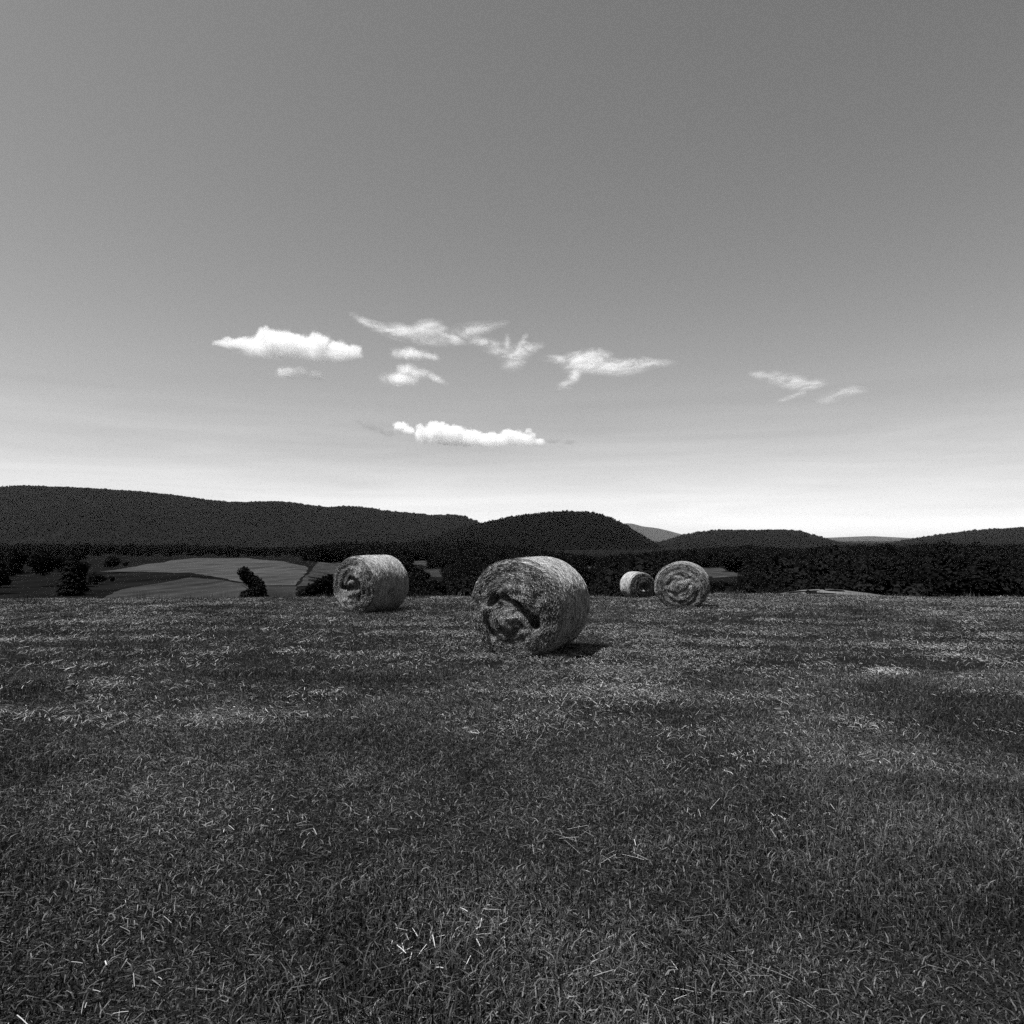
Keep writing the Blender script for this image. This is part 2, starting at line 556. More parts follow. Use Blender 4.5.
dark_protos = [clump(prng, 9, 34, M['leaf_dome'], 'dark_clump_' + c, 1.35, cf) for c, cf in zip(('alpha', 'beta', 'gamma', 'delta'), (.2, .5, .1, .8))]
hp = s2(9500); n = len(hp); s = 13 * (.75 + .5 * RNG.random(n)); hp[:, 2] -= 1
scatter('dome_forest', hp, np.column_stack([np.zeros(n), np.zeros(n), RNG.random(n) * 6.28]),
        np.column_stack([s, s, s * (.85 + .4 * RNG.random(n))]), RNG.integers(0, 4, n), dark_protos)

# ------------------------------------------------------------------ valley forest
near_protos = []
for nm in ('alder', 'beech', 'maple'):
    v, f = broadleaf(prng, 3200, 1.0, .024); near_protos.append(proto(nm, v, f, M['leaf_dark']))
for nm in ('pine', 'spruce'):
    v, f = conifer(prng, 2600, .038); near_protos.append(proto(nm, v * [1.2, 1.2, 1], f, M['leaf_dark']))
near_protos.append(clump(prng, 7, 900, M['leaf_dark'], 'thicket', .8, .3, .036))

cand = []
# px range, depth range, count, mean height, conifer share
zones = [
    (-420, 330, 640, 1900, 3000, 12, .35),
    (318, 660, 150, 700, 2600, 11, .35),
    (318, 660, 700, 1900, 2400, 14, .55),
    (640, 1500, 150, 700, 3600, 12, .25),
    (640, 1500, 700, 2200, 3000, 14, .3),
    (838, 1500, 95, 160, 260, 9, .15),
    (-420, 150, 150, 420, 90, 9, .2),
]
for (x0, x1, d0, d1, cnt, h, cf) in zones:
    dd = np.sqrt(RNG.random(cnt) * (d1 ** 2 - d0 ** 2) + d0 ** 2)
    uu = (x0 + (x1 - x0) * RNG.random(cnt) - 512) / F
    for d, u in zip(dd, uu):
        x = u * d; hh = h * RNG.uniform(.6, 1.25)
        con = RNG.random() < cf
        if con: hh *= 1.2
        cand.append((x, d, hh, con))
SKY_LIMIT = [(-500, 540), (191, 544), (260, 547), (320, 545), (352, 538), (390, 534.5), (430, 537.5), (470, 541), (520, 546), (570, 553), (600, 556), (640, 553), (665, 551), (700, 548), (740, 544.5), (790, 548), (835, 546), (900, 543), (1500, 535)]
slx, sly = zip(*SKY_LIMIT)
keep = []
for (x, d, hh, con) in cand:
    z = gz(x, d)
    px, pyb = project(x, d, z); _, pyt = project(x, d, z + hh)
    lim = np.interp(px, slx, sly)
    if pyt < lim:                       # tree line of the photograph: lower trees stand here
        hh *= (pyb - lim) / max(1e-3, pyb - pyt) * RNG.uniform(.8, 1.0)
        if hh < 1.0: continue
        _, pyt = project(x, d, z + hh)
    for sh in (1, .6, .35, .2):          # lower growth where it would hide an open field
        hs_ = hh * sh
        _, pyt = project(x, d, z + hs_)
        w = hs_ * .3 / d * F
        bad = False
        for poly, dm in CLEAR:
            if d > dm + 3: continue
            mid = (sum(p[0] for p in poly) / len(poly), sum(p[1] for p in poly) / len(poly))
            for qx, qy in poly + [mid]:
                if abs(qx - px) < w and pyt - 1 < qy < pyb: bad = True
            for qx in (px - w, px, px + w):
                for t in (0, .25, .5, .75, 1):
                    if in_poly(qx, pyt + (pyb - pyt) * t, poly): bad = True
            if bad: break
        if not bad: break
    if bad or hs_ < .9: continue
    keep.append((x, d, z - .3, hs_, con))
names = sorted(p.name for p in near_protos)
con_i = [names.index('pine'), names.index('spruce')]
oth_i = [i for i in range(len(names)) if i not in con_i]
kp = np.array([k[:3] for k in keep]); n = len(kp)
hs = np.array([k[3] for k in keep])
wd = hs * (.95 + .5 * RNG.random(n))
ki = np.array([random.choice(con_i) if k[4] else random.choice(oth_i) for k in keep])
scatter('valley_forest', kp, np.column_stack([np.zeros(n), np.zeros(n), RNG.random(n) * 6.28]),
        np.column_stack([wd, wd, hs]), ki, near_protos)

# ------------------------------------------------------------------ single trees and bushes below the brow
def tree_thing(name, label, cat, px, Y, lobes, leaves, leaf, trunk_h, trunk_r, lean, seed, group=None):
    rng = np.random.default_rng(seed)
    x = (px - 512) / F * Y; z = gz(x, Y)
    root = empty(name, (x, Y, z)); tag(root, label, cat, group)
    v, f = trunk_geo(trunk_h, trunk_r, lean, 6, rng)
    link(bpy.data.objects.new('trunk', mesh_np('trunk', v, f, M['bark'])), root)
    lo = []
    for (lx, ly, rx, rz) in lobes:          # photo pixels -> metres round the trunk
        p = at(lx, ly, Y)
        m_ = Y / F
        lo.append((p.x - x, rng.uniform(-.3, .3) * rx * m_, p.z - z, rx * m_, rx * m_ * .9, rz * m_))
    v, f = leaf_cloud(lo, leaves, leaf, rng)
    link(bpy.data.objects.new('crown', mesh_np('crown', v, f, M['leaf_dark'], smooth=False)), root)
    return root


tree_thing('leaning_tree', 'dark round-headed bushy tree leaning left, alone between pale fields beyond the brow', 'tree', 254, 130,
           [(243, 572, 6, 5), (247, 577, 7, 6), (252, 581, 7, 6), (257, 586, 7.5, 8), (259, 592, 8, 9), (250, 595, 9, 5), (255, 599, 9, 6), (247, 600, 8, 4), (263, 600, 7, 6)], 6500, .22, 5.0, .28, (-1.2, 0), 4)
tree_thing('hedge_bush', 'broad low black bush beside the left bale, rising to a point on its right', 'bush', 318, 140,
           [(304, 595, 7, 6), (313, 591, 8, 8), (321, 587, 8, 9), (328, 582, 6, 8), (331, 578, 3.5, 5), (330, 593, 8, 9), (316, 600, 16, 7)], 6500, .22, 3.0, .2, (.3, 0), 5)
tree_thing('field_bush', 'tiny dark bush alone at the corner of the pale field', 'bush', 293.5, 210,
           [(293.5, 585.5, 1.6, 3), (293, 588, 2.3, 2.2)], 500, .2, .9, .08, (0, 0), 6)

for px, Y, w_, h_, sd, lb in ((786, 60, 2.4, 2.0, 31, 'small dark weed clump at the left foot of the pale mound'),
                              (799, 63, 3.4, 1.8, 32, 'widest dark weed clump, low across the front of the pale mound'),
                              (807, 64, 1.8, 1.8, 33, 'narrow dark weed clump right of the widest one on the pale mound'),
                              (821, 66, 2.2, 2.0, 34, 'rightmost dark weed clump on the pale mound')):
    rng = np.random.default_rng(sd); x = (px - 512) / F * Y; m_ = Y / F
    v, f = leaf_cloud([(0, 0, h_ * m_ * .8, w_ * m_, w_ * m_, h_ * m_), (w_ * m_ * .6, 0, h_ * m_ * .5, w_ * m_ * .7, w_ * m_ * .6, h_ * m_ * .7)], 500, .05, rng)
    o = link(bpy.data.objects.new('weed_clump', mesh_np('weed_clump', v, f, M['leaf_dark'], smooth=False)))
    o.location = (x, Y, gz(x, Y)); tag(o, lb, 'weed clump', 'weed clumps on the pale mound')

# ------------------------------------------------------------------ hay bales
def ribbons(C, S, tone):
    """C,S: (N,k,3) centre lines and half-width vectors"""
    N, k, _ = C.shape
    v = np.stack([C - S, C + S], 2).reshape(-1, 3)
    b = np.arange(N)[:, None] * (2 * k) + np.arange(k - 1)[None, :] * 2
    f = np.stack([b, b + 1, b + 3, b + 2], -1).reshape(-1, 4)
    return v, f, np.repeat(tone, 2 * k)


def seg_dist(x, z, pl):
    d = np.full(np.shape(x), 9.)
    for (ax, az_), (bx, bz) in zip(pl[:-1], pl[1:]):
        t = np.clip(((x - ax) * (bx - ax) + (z - az_) * (bz - az_)) / ((bx - ax) ** 2 + (bz - az_) ** 2), 0, 1)
        d = np.minimum(d, np.hypot(x - ax - t * (bx - ax), z - az_ - t * (bz - az_)))
    return d


def make_bale(label, px, Y, alpha, Rb, Lb, seed, face, squash=(1, 1), n_side=5200, n_face=5200, sink=.03):
    rng = np.random.default_rng(seed)
    a = Vector((math.sin(alpha), math.cos(alpha), 0))
    fx = (px - 512) / F * Y
    cx, cy = fx + a.x * Lb / 2, Y + a.y * Lb / 2
    root = empty('hay_bale', (cx, cy, gz(cx, cy) - sink), -alpha)
    tag(root, label, 'hay bale', 'round hay bales lying on the mown field')
    sx, sz = squash
    ox, oz = rng.random(2) * 50

    def rad(phi, y):
        """radius of the wrapped side; y from -1 (front) to 1"""
        r = 1 + .018 * (1 - y * y)
        r = r + .030 * (fbm(np.cos(phi) * 1.6 + ox, np.sin(phi) * 1.6 + y * .9 + oz, 3) - .5) * 2
        r = r - .072 * sstep(.83, 1.0, np.abs(y)) ** 1.6
        return r * Rb

    def side_pt(phi, y, off=0):
        r = rad(phi, y) + off
        z = np.sin(phi) * r * sz + Rb * sz
        flat = .05
        z = np.where(z < flat, flat * .6 + (z - flat) * .15 + flat * .4, z)
        return np.stack([np.cos(phi) * r * sx, y * Lb / 2 + 0 * phi, z], -1)

    def relief(x, z):
        r = np.hypot(x, z)
        h = .05 * (1 - r * r) - .012 * sstep(.85, 1.0, r) ** 2; rim = 1 - sstep(.82, 1.0, r)
        for pl, dep, wid in face['grooves']:
            h = h - dep * np.exp(-(seg_dist(x + .07 * (fbm(x * 4 + ox, z * 4, 3) - .5), z + .07 * (fbm(x * 4, z * 4 + oz, 3) - .5), pl) / wid) ** 2)
        for (bx, bz, hh, ww) in face['bumps']:
            h = h + hh * np.exp(-((x - bx) ** 2 + (z - bz) ** 2) / ww ** 2)
        sw = np.sin(r * 26 + np.arctan2(z - face['c'][1], x - face['c'][0]) * 1.0 + 3 * fbm(x * 2.5 + ox, z * 2.5 + oz, 2))
        h = h + (.010 * sw + face.get('rough', .06) * (fbm(x * 4.5 + oz, z * 4.5 + ox, 4) - .5)) * rim
        return h

    def face_pt(x, z, off, end):
        """unit-disc point to the end face (end -1 front, 1 back)"""
        r = np.hypot(x, z); phi = np.arctan2(z, x)
        rr_ = rad(phi, np.full_like(phi, end * 1.0))
        h = relief(x, z) if end < 0 else relief(-x, z)
        yy = end * (Lb / 2 + (h + off))
        zz = np.sin(phi) * r * rr_ * sz + Rb * sz
        zz = np.where(zz < .05, .05 + (zz - .05) * .15, zz)
        return np.stack([np.cos(phi) * r * rr_ * sx, yy, zz], -1)

    # ---- wrapped side
    na_, ny = 160, 26
    ph, yy = np.meshgrid(np.linspace(0, 2 * np.pi, na_, endpoint=False), np.linspace(-1, 1, ny), indexing='ij')
    P = side_pt(ph, yy)
    fr = (fbm(ph * 9, yy * 22, 3) - .5) * .02
    i = np.arange(na_ * ny).reshape(na_, ny); j = np.roll(i, -1, 0)
    f = np.stack([i[:, :-1], j[:, :-1], j[:, 1:], i[:, 1:]], -1).reshape(-1, 4)
    V = [P.reshape(-1, 3)]; Fq = [f]; T = [np.full(na_ * ny, .45)]
    n = n_side
    p0 = rng.random(n) * 2 * np.pi; y0 = rng.random(n) * 2 - 1
    ln = rng.uniform(.06, .30, n) / Rb
    sl = rng.normal(size=n) * .10
    k = 4
    s_ = np.linspace(-.5, .5, k)
    PH = p0[:, None] + ln[:, None] * s_
    YY = np.clip(y0[:, None] + sl[:, None] * s_ * 2, -1.0, 1.0)
    off = (rng.uniform(.0025, .006, n))[:, None] + rng.uniform(-.001, .008, (n, k)) * (np.abs(s_) > .4) * (rng.random(n) < .35)[:, None]
    C = side_pt(PH, YY, off)
    S = np.zeros_like(C); wv = rng.uniform(.0018, .0046, n)
    S[..., 1] = wv[:, None]
    S[..., 0] = (rng.normal(size=n) * .0015)[:, None]
    tone = np.clip(rng.beta(2.6, 1.8, n), 0, 1)
    v, f, t = ribbons(C, S, tone); V.append(v); Fq.append(f + len(V[0])); T.append(t)
    me = mesh_np('side', np.vstack(V), np.vstack(Fq), M['hay_side'], tone=np.concatenate(T))
    link(bpy.data.objects.new('side', me), root)

    # ---- two coiled ends
    for end in (-1, 1):
        nr_, nt2 = 46, 150
        rg, tg = np.meshgrid(np.linspace(0.0, 1, nr_) ** .9, np.linspace(0, 2 * np.pi, nt2, endpoint=False), indexing='ij')
        P = face_pt(np.cos(tg) * rg, np.sin(tg) * rg, 0, end)
        i = np.arange(nr_ * nt2).reshape(nr_, nt2); j = np.roll(i, -1, 1)
        f = np.stack([i[:-1], i[1:], j[1:], j[:-1]], -1).reshape(-1, 4)
        if end > 0: f = f[:, ::-1]
        V = [P.reshape(-1, 3)]; Fq = [f]; T = [np.full(nr_ * nt2, .05)]
        n = n_face if end < 0 else n_face // 4
        r0 = np.sqrt(rng.random(n)); t0 = rng.random(n) * 2 * np.pi
        x0, z0 = np.cos(t0) * r0, np.sin(t0) * r0
        cxz = face['c'] if end < 0 else (0, 0)
        w_c = np.clip(1 - r0, 0, 1) ** .6
        dx, dz = x0 - cxz[0] * w_c, z0 - cxz[1] * w_c
        ang = np.arctan2(dz, dx) + np.pi / 2 + rng.normal(size=n) * .38 + 1.2 * (fbm(x0 * 3 + ox, z0 * 3 + oz, 2) - .5)
        ln = rng.uniform(.05, .27, n) * (.5 + .6 * r0)
        cur = (1 / np.maximum(.25, r0)) * ln * .5
        k = 5; s_ = np.linspace(-.5, .5, k)
        AX = ang[:, None] + cur[:, None] * s_ * 2
        st = ln[:, None] / Rb / (k - 1)
        X = x0[:, None] + np.cumsum(np.cos(AX) * st, 1) - (np.cos(AX) * st).sum(1)[:, None] / 2
        Z = z0[:, None] + np.cumsum(np.sin(AX) * st, 1) - (np.sin(AX) * st).sum(1)[:, None] / 2
        q = np.hypot(X, Z); lim = np.maximum(1, q / 1.01); X /= lim; Z /= lim
        off = rng.uniform(.001, .018, n)[:, None] + rng.uniform(-.006, .028, (n, k)) * (np.abs(s_) > .3)
        C = face_pt(X, Z, off, end)
        d = np.gradient(C, axis=1); d /= np.linalg.norm(d, axis=2, keepdims=True) + 1e-9
        tilt = rng.normal(size=n) * .5
        nrm = np.zeros_like(C); nrm[..., 1] = end
        S = np.cross(d, nrm); S = S * np.cos(tilt)[:, None, None] + nrm * np.sin(tilt)[:, None, None]
        S *= rng.uniform(.0012, .0030, n)[:, None, None]
        tone = rng.beta(.8, 3.4, n)
        for (bx, bz, ww, up) in face.get('pale', []):
            tone = tone + up * np.exp(-((x0 - bx) ** 2 + (z0 - bz) ** 2) / ww ** 2) * rng.random(n)
        v, f, t = ribbons(C, S, np.clip(tone, 0, 1)); V.append(v); Fq.append(f + len(V[0])); T.append(t)
        me = mesh_np('end_face', np.vstack(V), np.vstack(Fq), M['hay'], tone=np.concatenate(T))
        link(bpy.data.objects.new('end_face', me), root)
    return root, (cx, cy)


face1 = dict(c=(-.12, -.30), grooves=[([(-.52, .10), (-.42, .24), (-.2, .27), (.10, .10)], .095, .055), ([(.06, .12), (.30, -.10), (.46, -.32)], .14, .065), ([(-.34, .02), (-.28, -.14)], .06, .04), ([(-.05, -.30), (.10, -.22), (.2, -.32)], .05, .04),
                                     ([(.44, -.2), (.48, -.34)], .10, .10), ([(-.44, .22), (-.36, .12)], .08, .09),
                                     ([(-.26, -.44), (-.08, -.52), (.08, -.46)], .09, .06), ([(-.60, -.30), (-.46, -.58)], .07, .06)],
             bumps=[(-.10, -.22, .06, .24), (.25, .48, .045, .3), (-.62, .0, .03, .1)],
             pale=[(.2, .45, .35, .5), (-.02, -.15, .18, .55), (-.66, .0, .12, .6), (.2, -.8, .3, .3)])
face2 = dict(c=(-.1, 0), grooves=[([(-.5, -.05), (-.25, -.14), (.05, -.02)], .14, .10), ([(.32, .10), (.36, -.25), (.28, -.5)], .12, .07),
                                  ([(-.1, .3), (.15, .2), (.2, -.1)], .10, .08)],
             bumps=[(.38, .5, .07, .28), (-.35, -.6, .07, .3), (.1, .05, .05, .14)],
             pale=[(.4, .5, .3, .9), (-.3, -.62, .34, .9), (.1, .05, .2, .5)])
face3 = dict(c=(.1, -.1), grooves=[([(.05, .05), (.2, -.05)], .16, .12), ([(-.1, -.45), (.3, -.5)], .09, .07)],
             bumps=[(.02, -.36, .10, .12)], pale=[(.02, -.36, .12, 1.2)])
face4 = dict(rough=.035, c=(-.1, -.05), grooves=[([(-.5, -.2), (-.2, -.35), (.1, -.2), (.3, .1)], .05, .06), ([(.0, .55), (.2, .35), (.35, .4)], .045, .06),
                                     ([(.66, -.2), (.5, -.62), (.3, -.78)], .07, .06), ([(-.55, .1), (-.3, .3)], .04, .06)],
             bumps=[(.1, .05, .03, .2), (-.4, -.1, .02, .2)], pale=[(.1, .1, .4, .5), (.45, .35, .4, .5), (.5, -.7, .15, .6), (-.3, -.3, .4, .35), (-.3, .5, .4, .35)])

BALES = []
BALES.append(make_bale('largest and nearest hay bale, its coiled end hollowed above a loose core', 514.5, 10.27, R_(24), .72, 1.24, 101, face1, squash=(1.03, 1.0), n_side=18000, n_face=20000))
BALES.append(make_bale('hay bale on the left, alone, sunlit on top with its long side in black shade', 354.2, 18.0, R_(29), .735, 1.36, 102, face2, n_side=11000, n_face=11000))
BALES.append(make_bale('smallest and farthest hay bale, partly hidden behind the bale seen end-on', 642, 32.6, R_(-13), .64, 1.2, 103, face3, n_side=7000, n_face=5000))
BALES.append(make_bale('hay bale seen almost end-on, overlapping the smallest bale at its left', 680.5, 18.9, R_(17), .655, 1.1, 104, face4, squash=(1.06, .955), n_side=8000, n_face=9000))

# ------------------------------------------------------------------ grass and loose straw
def blades(rng, n, spread, h0, h1, w, lean):
    a = rng.random(n) * 6.283; q = spread * np.sqrt(rng.random(n))
    b = np.stack([np.cos(a) * q, np.sin(a) * q, np.full(n, -.01)], 1)
    d = rng.random(n) * 6.283; ln = rng.normal(size=n) * lean
    h = rng.uniform(h0, h1, n)
    C = np.stack([b, b + np.stack([np.cos(d) * ln * h * .4, np.sin(d) * ln * h * .4, h * .6], 1),
                  b + np.stack([np.cos(d) * ln * h, np.sin(d) * ln * h, h * np.maximum(.25, 1 - .3 * np.abs(ln))], 1)], 1)
    e = rng.random(n) * 6.283
    S = np.stack([np.cos(e), np.sin(e), 0 * e], 1)[:, None, :] * np.array([1, .8, .12])[None, :, None] * (w * (.6 + .8 * rng.random(n)))[:, None, None]
    v, f, _ = ribbons(C, S, np.zeros(n)); return v, f


def straws(rng, n, spread, l0, l1, w, zmax, align):
    a = rng.random(n) * 6.283; q = spread * np.sqrt(rng.random(n))
    c = np.stack([np.cos(a) * q, np.sin(a) * q, rng.uniform(.01, zmax, n)], 1)
    d = rng.normal(size=n) * align; l = rng.uniform(l0, l1, n)
    t = np.stack([np.cos(d), np.sin(d), rng.normal(size=n) * .22], 1)
    C = np.stack([c - t * l[:, None] / 2, c + [0, 0, .0012] * np.ones((n, 1)), c + t * l[:, None] / 2], 1)
    s = np.cross(t, [0, 0, 1]); e = rng.random(n)[:, None] * 1.4
    S = (s * np.cos(e) + np.array([0, 0, 1]) * np.sin(e)) * (w * (.6 + .8 * rng.random(n)))[:, None]
    S = np.repeat(S[:, None, :], 3, 1)
    v, f, _ = ribbons(C, S, np.zeros(n)); return v, f


gp = []
for nm, arg in (('tuft_fine', (54, .16, .012, .045, .0019, .9)), ('tuft_low', (50, .17, .010, .032, .0022, 1.3)), ('tuft_tall', (36, .12, .02, .075, .0019, .8))):
    v, f = blades(prng, *arg); gp.append(proto(nm, v, f, M['grass']))
sp = []
for nm, arg in (('wisp_dense', (60, .24, .015, .075, .0011, .05, 1.0)), ('wisp_long', (44, .26, .03, .11, .0011, .045, .7)), ('wisp_sparse', (34, .26, .015, .065, .0012, .04, 1.6))):
    v, f = straws(prng, *arg); sp.append(proto(nm, v, f, M['straw']))


def field_pts(n, y0, y1, pw=1.0):
    """points over the visible wedge of the field, denser towards the camera"""
    t = RNG.random(n)
    y = (y0 ** pw + (y1 ** pw - y0 ** pw) * t) ** (1 / pw)
    x = (RNG.random(n) * 2 - 1) * (.80 * y + 2.0)
    return x, y


def free(x, y):
    ok = np.ones(len(x), bool)
    for cx, cy in BALES_C:
        ok &= np.hypot(x - cx, y - cy) > .45
    return ok


BALES_C = [b[1] for b in BALES]
x, y = field_pts(52000, 1.2, 46, 1.05)
xn, yn = field_pts(34000, 1.2, 9, 1.25)
x, y = np.concatenate([x, xn]), np.concatenate([y, yn])
tall = fbm(x * .5, y * .9, 3)
ok = free(x, y) & (RNG.random(len(x)) < .35 + 1.1 * tall)
x, y, tall = x[ok], y[ok], tall[ok]
n = len(x)
sc_ = (.8 + .5 * RNG.random(n)) * (1 + .035 * np.clip(y - 6, 0, 25))
names = sorted(p.name for p in gp)
ki = np.where((tall > .55) & (RNG.random(n) < .5), names.index('tuft_tall'), np.where(RNG.random(n) < .5, names.index('tuft_fine'), names.index('tuft_low')))
hgt = sc_ * (.65 + .75 * tall) * (1 + 2.2 * ((y > 22) & (RNG.random(n) < .05)))
scatter('grass', np.column_stack([x, y, ground_z(x, y)]), np.column_stack([np.zeros(n), np.zeros(n), RNG.random(n) * 6.28]),
        np.column_stack([sc_ * 1.15, sc_ * 1.15, hgt]), ki, gp)

x, y = field_pts(80000, 1.2, 46, 1.15)
row = y + .05 * x + .5 * (fbm(x * .15, y * .3, 2) - .5)
stripe = .5 + .5 * np.sin(row * 2 * np.pi / 1.25) ; stripe = stripe ** 3.0
pt = sstep(.42, .68, fbm(x * .7 + 9, y * 1.0, 3))
loose = np.exp(-((x - 1.55 - .16 * (y - 9)) / 1.0) ** 2 - ((y - 11) / 3.6) ** 2)
dens = .03 + .75 * stripe * (.22 + .78 * pt) + .06 * pt + .95 * loose * sstep(.30, .6, fbm(x * 1.2, y * 1.6, 3))
for cx, cy in BALES_C: dens = dens + .22 * np.exp(-(np.hypot(x - cx, y - cy) / .95) ** 4)
dens *= .04 + .96 * sstep(4.8, 8.0, y)
ok = free(x, y) & (RNG.random(len(x)) < dens)
x, y = x[ok], y[ok]; n = len(x)
sc_ = (.7 + .6 * RNG.random(n)) * (1 + .03 * np.clip(y - 8, 0, 25))
scatter('loose_straw', np.column_stack([x, y, ground_z(x, y)]), np.column_stack([np.zeros(n), np.zeros(n), RNG.normal(size=n) * .5]),
        np.column_stack([sc_, sc_, sc_]), RNG.integers(0, 3, n), sp)

# ------------------------------------------------------------------ clouds
def cloud(label, Y, lobes, seed, dens=.01, erode=.5, scale=1 / 60., soft=.35, stretch=(1, .3, 1), rot=0, depth=.8, dist=.5, thr=.10, col=.77, fib=None, puffs=0):
    """lobes (px, py, half length px, half height px, tilt degrees): soft ellipsoids of vapour in one body"""
    rng = np.random.default_rng(seed)
    m_ = Y / F
    lobes = [tuple(l) + (0,) * (5 - len(l)) for l in lobes]
    c0 = at(sum(l[0] for l in lobes) / len(lobes), sum(l[1] for l in lobes) / len(lobes), Y)
    for k in range(puffs):                                  # small heads along the upper edge
        l = lobes[rng.integers(0, len(lobes) - 1)]
        a = rng.uniform(.12, .88) * math.pi
        r = rng.uniform(2.2, 4.6)
        lobes.append((l[0] + math.cos(a) * l[2] * .95, l[1] - math.sin(a) * l[3] * .72, r * 1.25, r, rng.uniform(-30, 30)))
    m, nt, out = new_mat('vapour')
    tc = nt.nodes.new('ShaderNodeTexCoord')
    obj = tc.outputs['Object']
    bm = bmesh.new()
    total = None
    for (px, py, rx, rz, tilt) in lobes:
        p = at(px, py, Y) - c0
        ry = max(rz, min(rx, rz * 2.0)) * depth
        p.y += rng.uniform(-.3, .3) * ry * m_
        a = R_(tilt)
        r = bmesh.ops.create_icosphere(bm, subdivisions=3, radius=1.3)
        for v in r['verts']:
            x, y, z = v.co.x * rx * m_, v.co.y * ry * m_, v.co.z * rz * m_
            v.co = Vector((x * math.cos(a) - z * math.sin(a) + p.x, y + p.y, x * math.sin(a) + z * math.cos(a) + p.z))
        mp = nt.nodes.new('ShaderNodeMapping'); mp.vector_type = 'TEXTURE'
        mp.inputs['Location'].default_value = p; mp.inputs['Rotation'].default_value = (0, -a, 0)
        mp.inputs['Scale'].default_value = (rx * m_, ry * m_, rz * m_)
        nt.links.new(obj, mp.inputs[0])
        dt = nd(nt, 'ShaderNodeVectorMath', operation='DOT_PRODUCT')
        nt.links.new(mp.outputs[0], dt.inputs[0]); nt.links.new(mp.outputs[0], dt.inputs[1])
        g = math_n(nt, 'EXPONENT', math_n(nt, 'MULTIPLY', dt.outputs['Value'], -1.1))
        total = g if total is None else math_n(nt, 'SMOOTH_MAX', total, g, .4 if fib else .12)
    mp = nt.nodes.new('ShaderNodeMapping'); mp.inputs['Scale'].default_value = stretch
    mp.inputs['Rotation'].default_value = (0, rot, 0); mp.inputs['Location'].default_value = (seed * 310., seed * 77., 0)
    nt.links.new(obj, mp.inputs[0])
    n = noise_n(nt, mp.outputs[0], scale, 8, .68, dist)
    h = math_n(nt, 'SUBTRACT', total, math_n(nt, 'MULTIPLY', math_n(nt, 'SUBTRACT', n, .5), erode * 3))
    mr = nt.nodes.new('ShaderNodeMapRange'); mr.interpolation_type = 'SMOOTHSTEP'
    mr.inputs['From Min'].default_value = thr; mr.inputs['From Max'].default_value = thr + soft
    nt.links.new(h, mr.inputs['Value'])
    d = math_n(nt, 'MULTIPLY', mr.outputs[0], dens)
    if fib:                                                 # combed-out ice fibres
        mp2 = nt.nodes.new('ShaderNodeMapping'); mp2.inputs['Scale'].default_value = (fib[0], .12, fib[1])
        mp2.inputs['Rotation'].default_value = (0, fib[2], 0); mp2.inputs['Location'].default_value = (seed * 91., seed * 33., 0)
        nt.links.new(obj, mp2.inputs[0])
        n2 = noise_n(nt, mp2.outputs[0], 1 / 50., 6, .66, 1.4)
        mr2 = nt.nodes.new('ShaderNodeMapRange'); mr2.interpolation_type = 'SMOOTHSTEP'
        mr2.inputs['From Min'].default_value = .40; mr2.inputs['From Max'].default_value = .62
        nt.links.new(n2, mr2.inputs['Value'])
        d = math_n(nt, 'MULTIPLY', d, math_n(nt, 'ADD', mr2.outputs[0], .06))
    pv = nt.nodes.new('ShaderNodeVolumePrincipled')
    pv.inputs['Color'].default_value = (col, col, col, 1); pv.inputs['Anisotropy'].default_value = .2
    nt.links.new(d, pv.inputs['Density']); nt.links.new(pv.outputs[0], out.inputs['Volume'])
    me = bpy.data.meshes.new('cloud'); bm.to_mesh(me); bm.free()
    o = bpy.data.objects.new('cloud', me); COL.objects.link(o)
    md = o.modifiers.new('r', 'REMESH'); md.mode = 'VOXEL'; md.voxel_size = 1.6 * m_
    dg = bpy.context.evaluated_depsgraph_get()
    me2 = bpy.data.meshes.new_from_object(o.evaluated_get(dg))
    o.modifiers.clear(); o.data = me2; me2.name = 'cloud'
    me2.materials.clear(); me2.materials.append(m)
    o.location = c0
    tag(o, label, 'cloud', 'clouds in the sky', 'thing')
    return o


CY = 5600
W = dict(dens=.0075, erode=.42, scale=1 / 70., soft=1.0, stretch=(.35, .2, 1.2), depth=.9, dist=2.2, thr=.06)
cloud('broad puffy white cloud, largest in the sky, at its upper left', CY,
      [(226, 343, 16, 4), (240, 344, 20, 6), (255, 344, 18, 9), (266, 338, 14, 10), (284, 342, 22, 12), (302, 346, 20, 11), (318, 345, 15, 13), (336, 350, 17, 11), (350, 352, 13, 9), (285, 351, 48, 8), (325, 356, 30, 7)],
      1, dens=.011, erode=.36, scale=1 / 75., soft=.40, thr=.28, puffs=12)
cloud('small faint puff directly below the broad puffy white cloud', CY, [(301, 372, 8, 6), (288, 373, 13, 6), (317, 376, 9, 5)], 2, dens=.013, erode=.45, scale=1 / 60., soft=.7, thr=.15, col=.95)
cloud('long low bright white cloud nearest above the hills', 8200,
      [(424, 434, 11, 9), (436, 431, 14, 11), (452, 434, 16, 9), (470, 437, 16, 8), (490, 440, 18, 8), (510, 438, 14, 9), (524, 440, 14, 7), (537, 442, 10, 4), (470, 441, 54, 6)],
      3, dens=.010, erode=.32, scale=1 / 90., soft=.28, thr=.28, puffs=12)
cloud('tiny white puff just left of the long low bright cloud', 8200, [(400, 426, 8, 5), (408, 430, 7, 4)], 4, dens=.009, erode=.4, scale=1 / 70., soft=.5, thr=.2, col=.95)
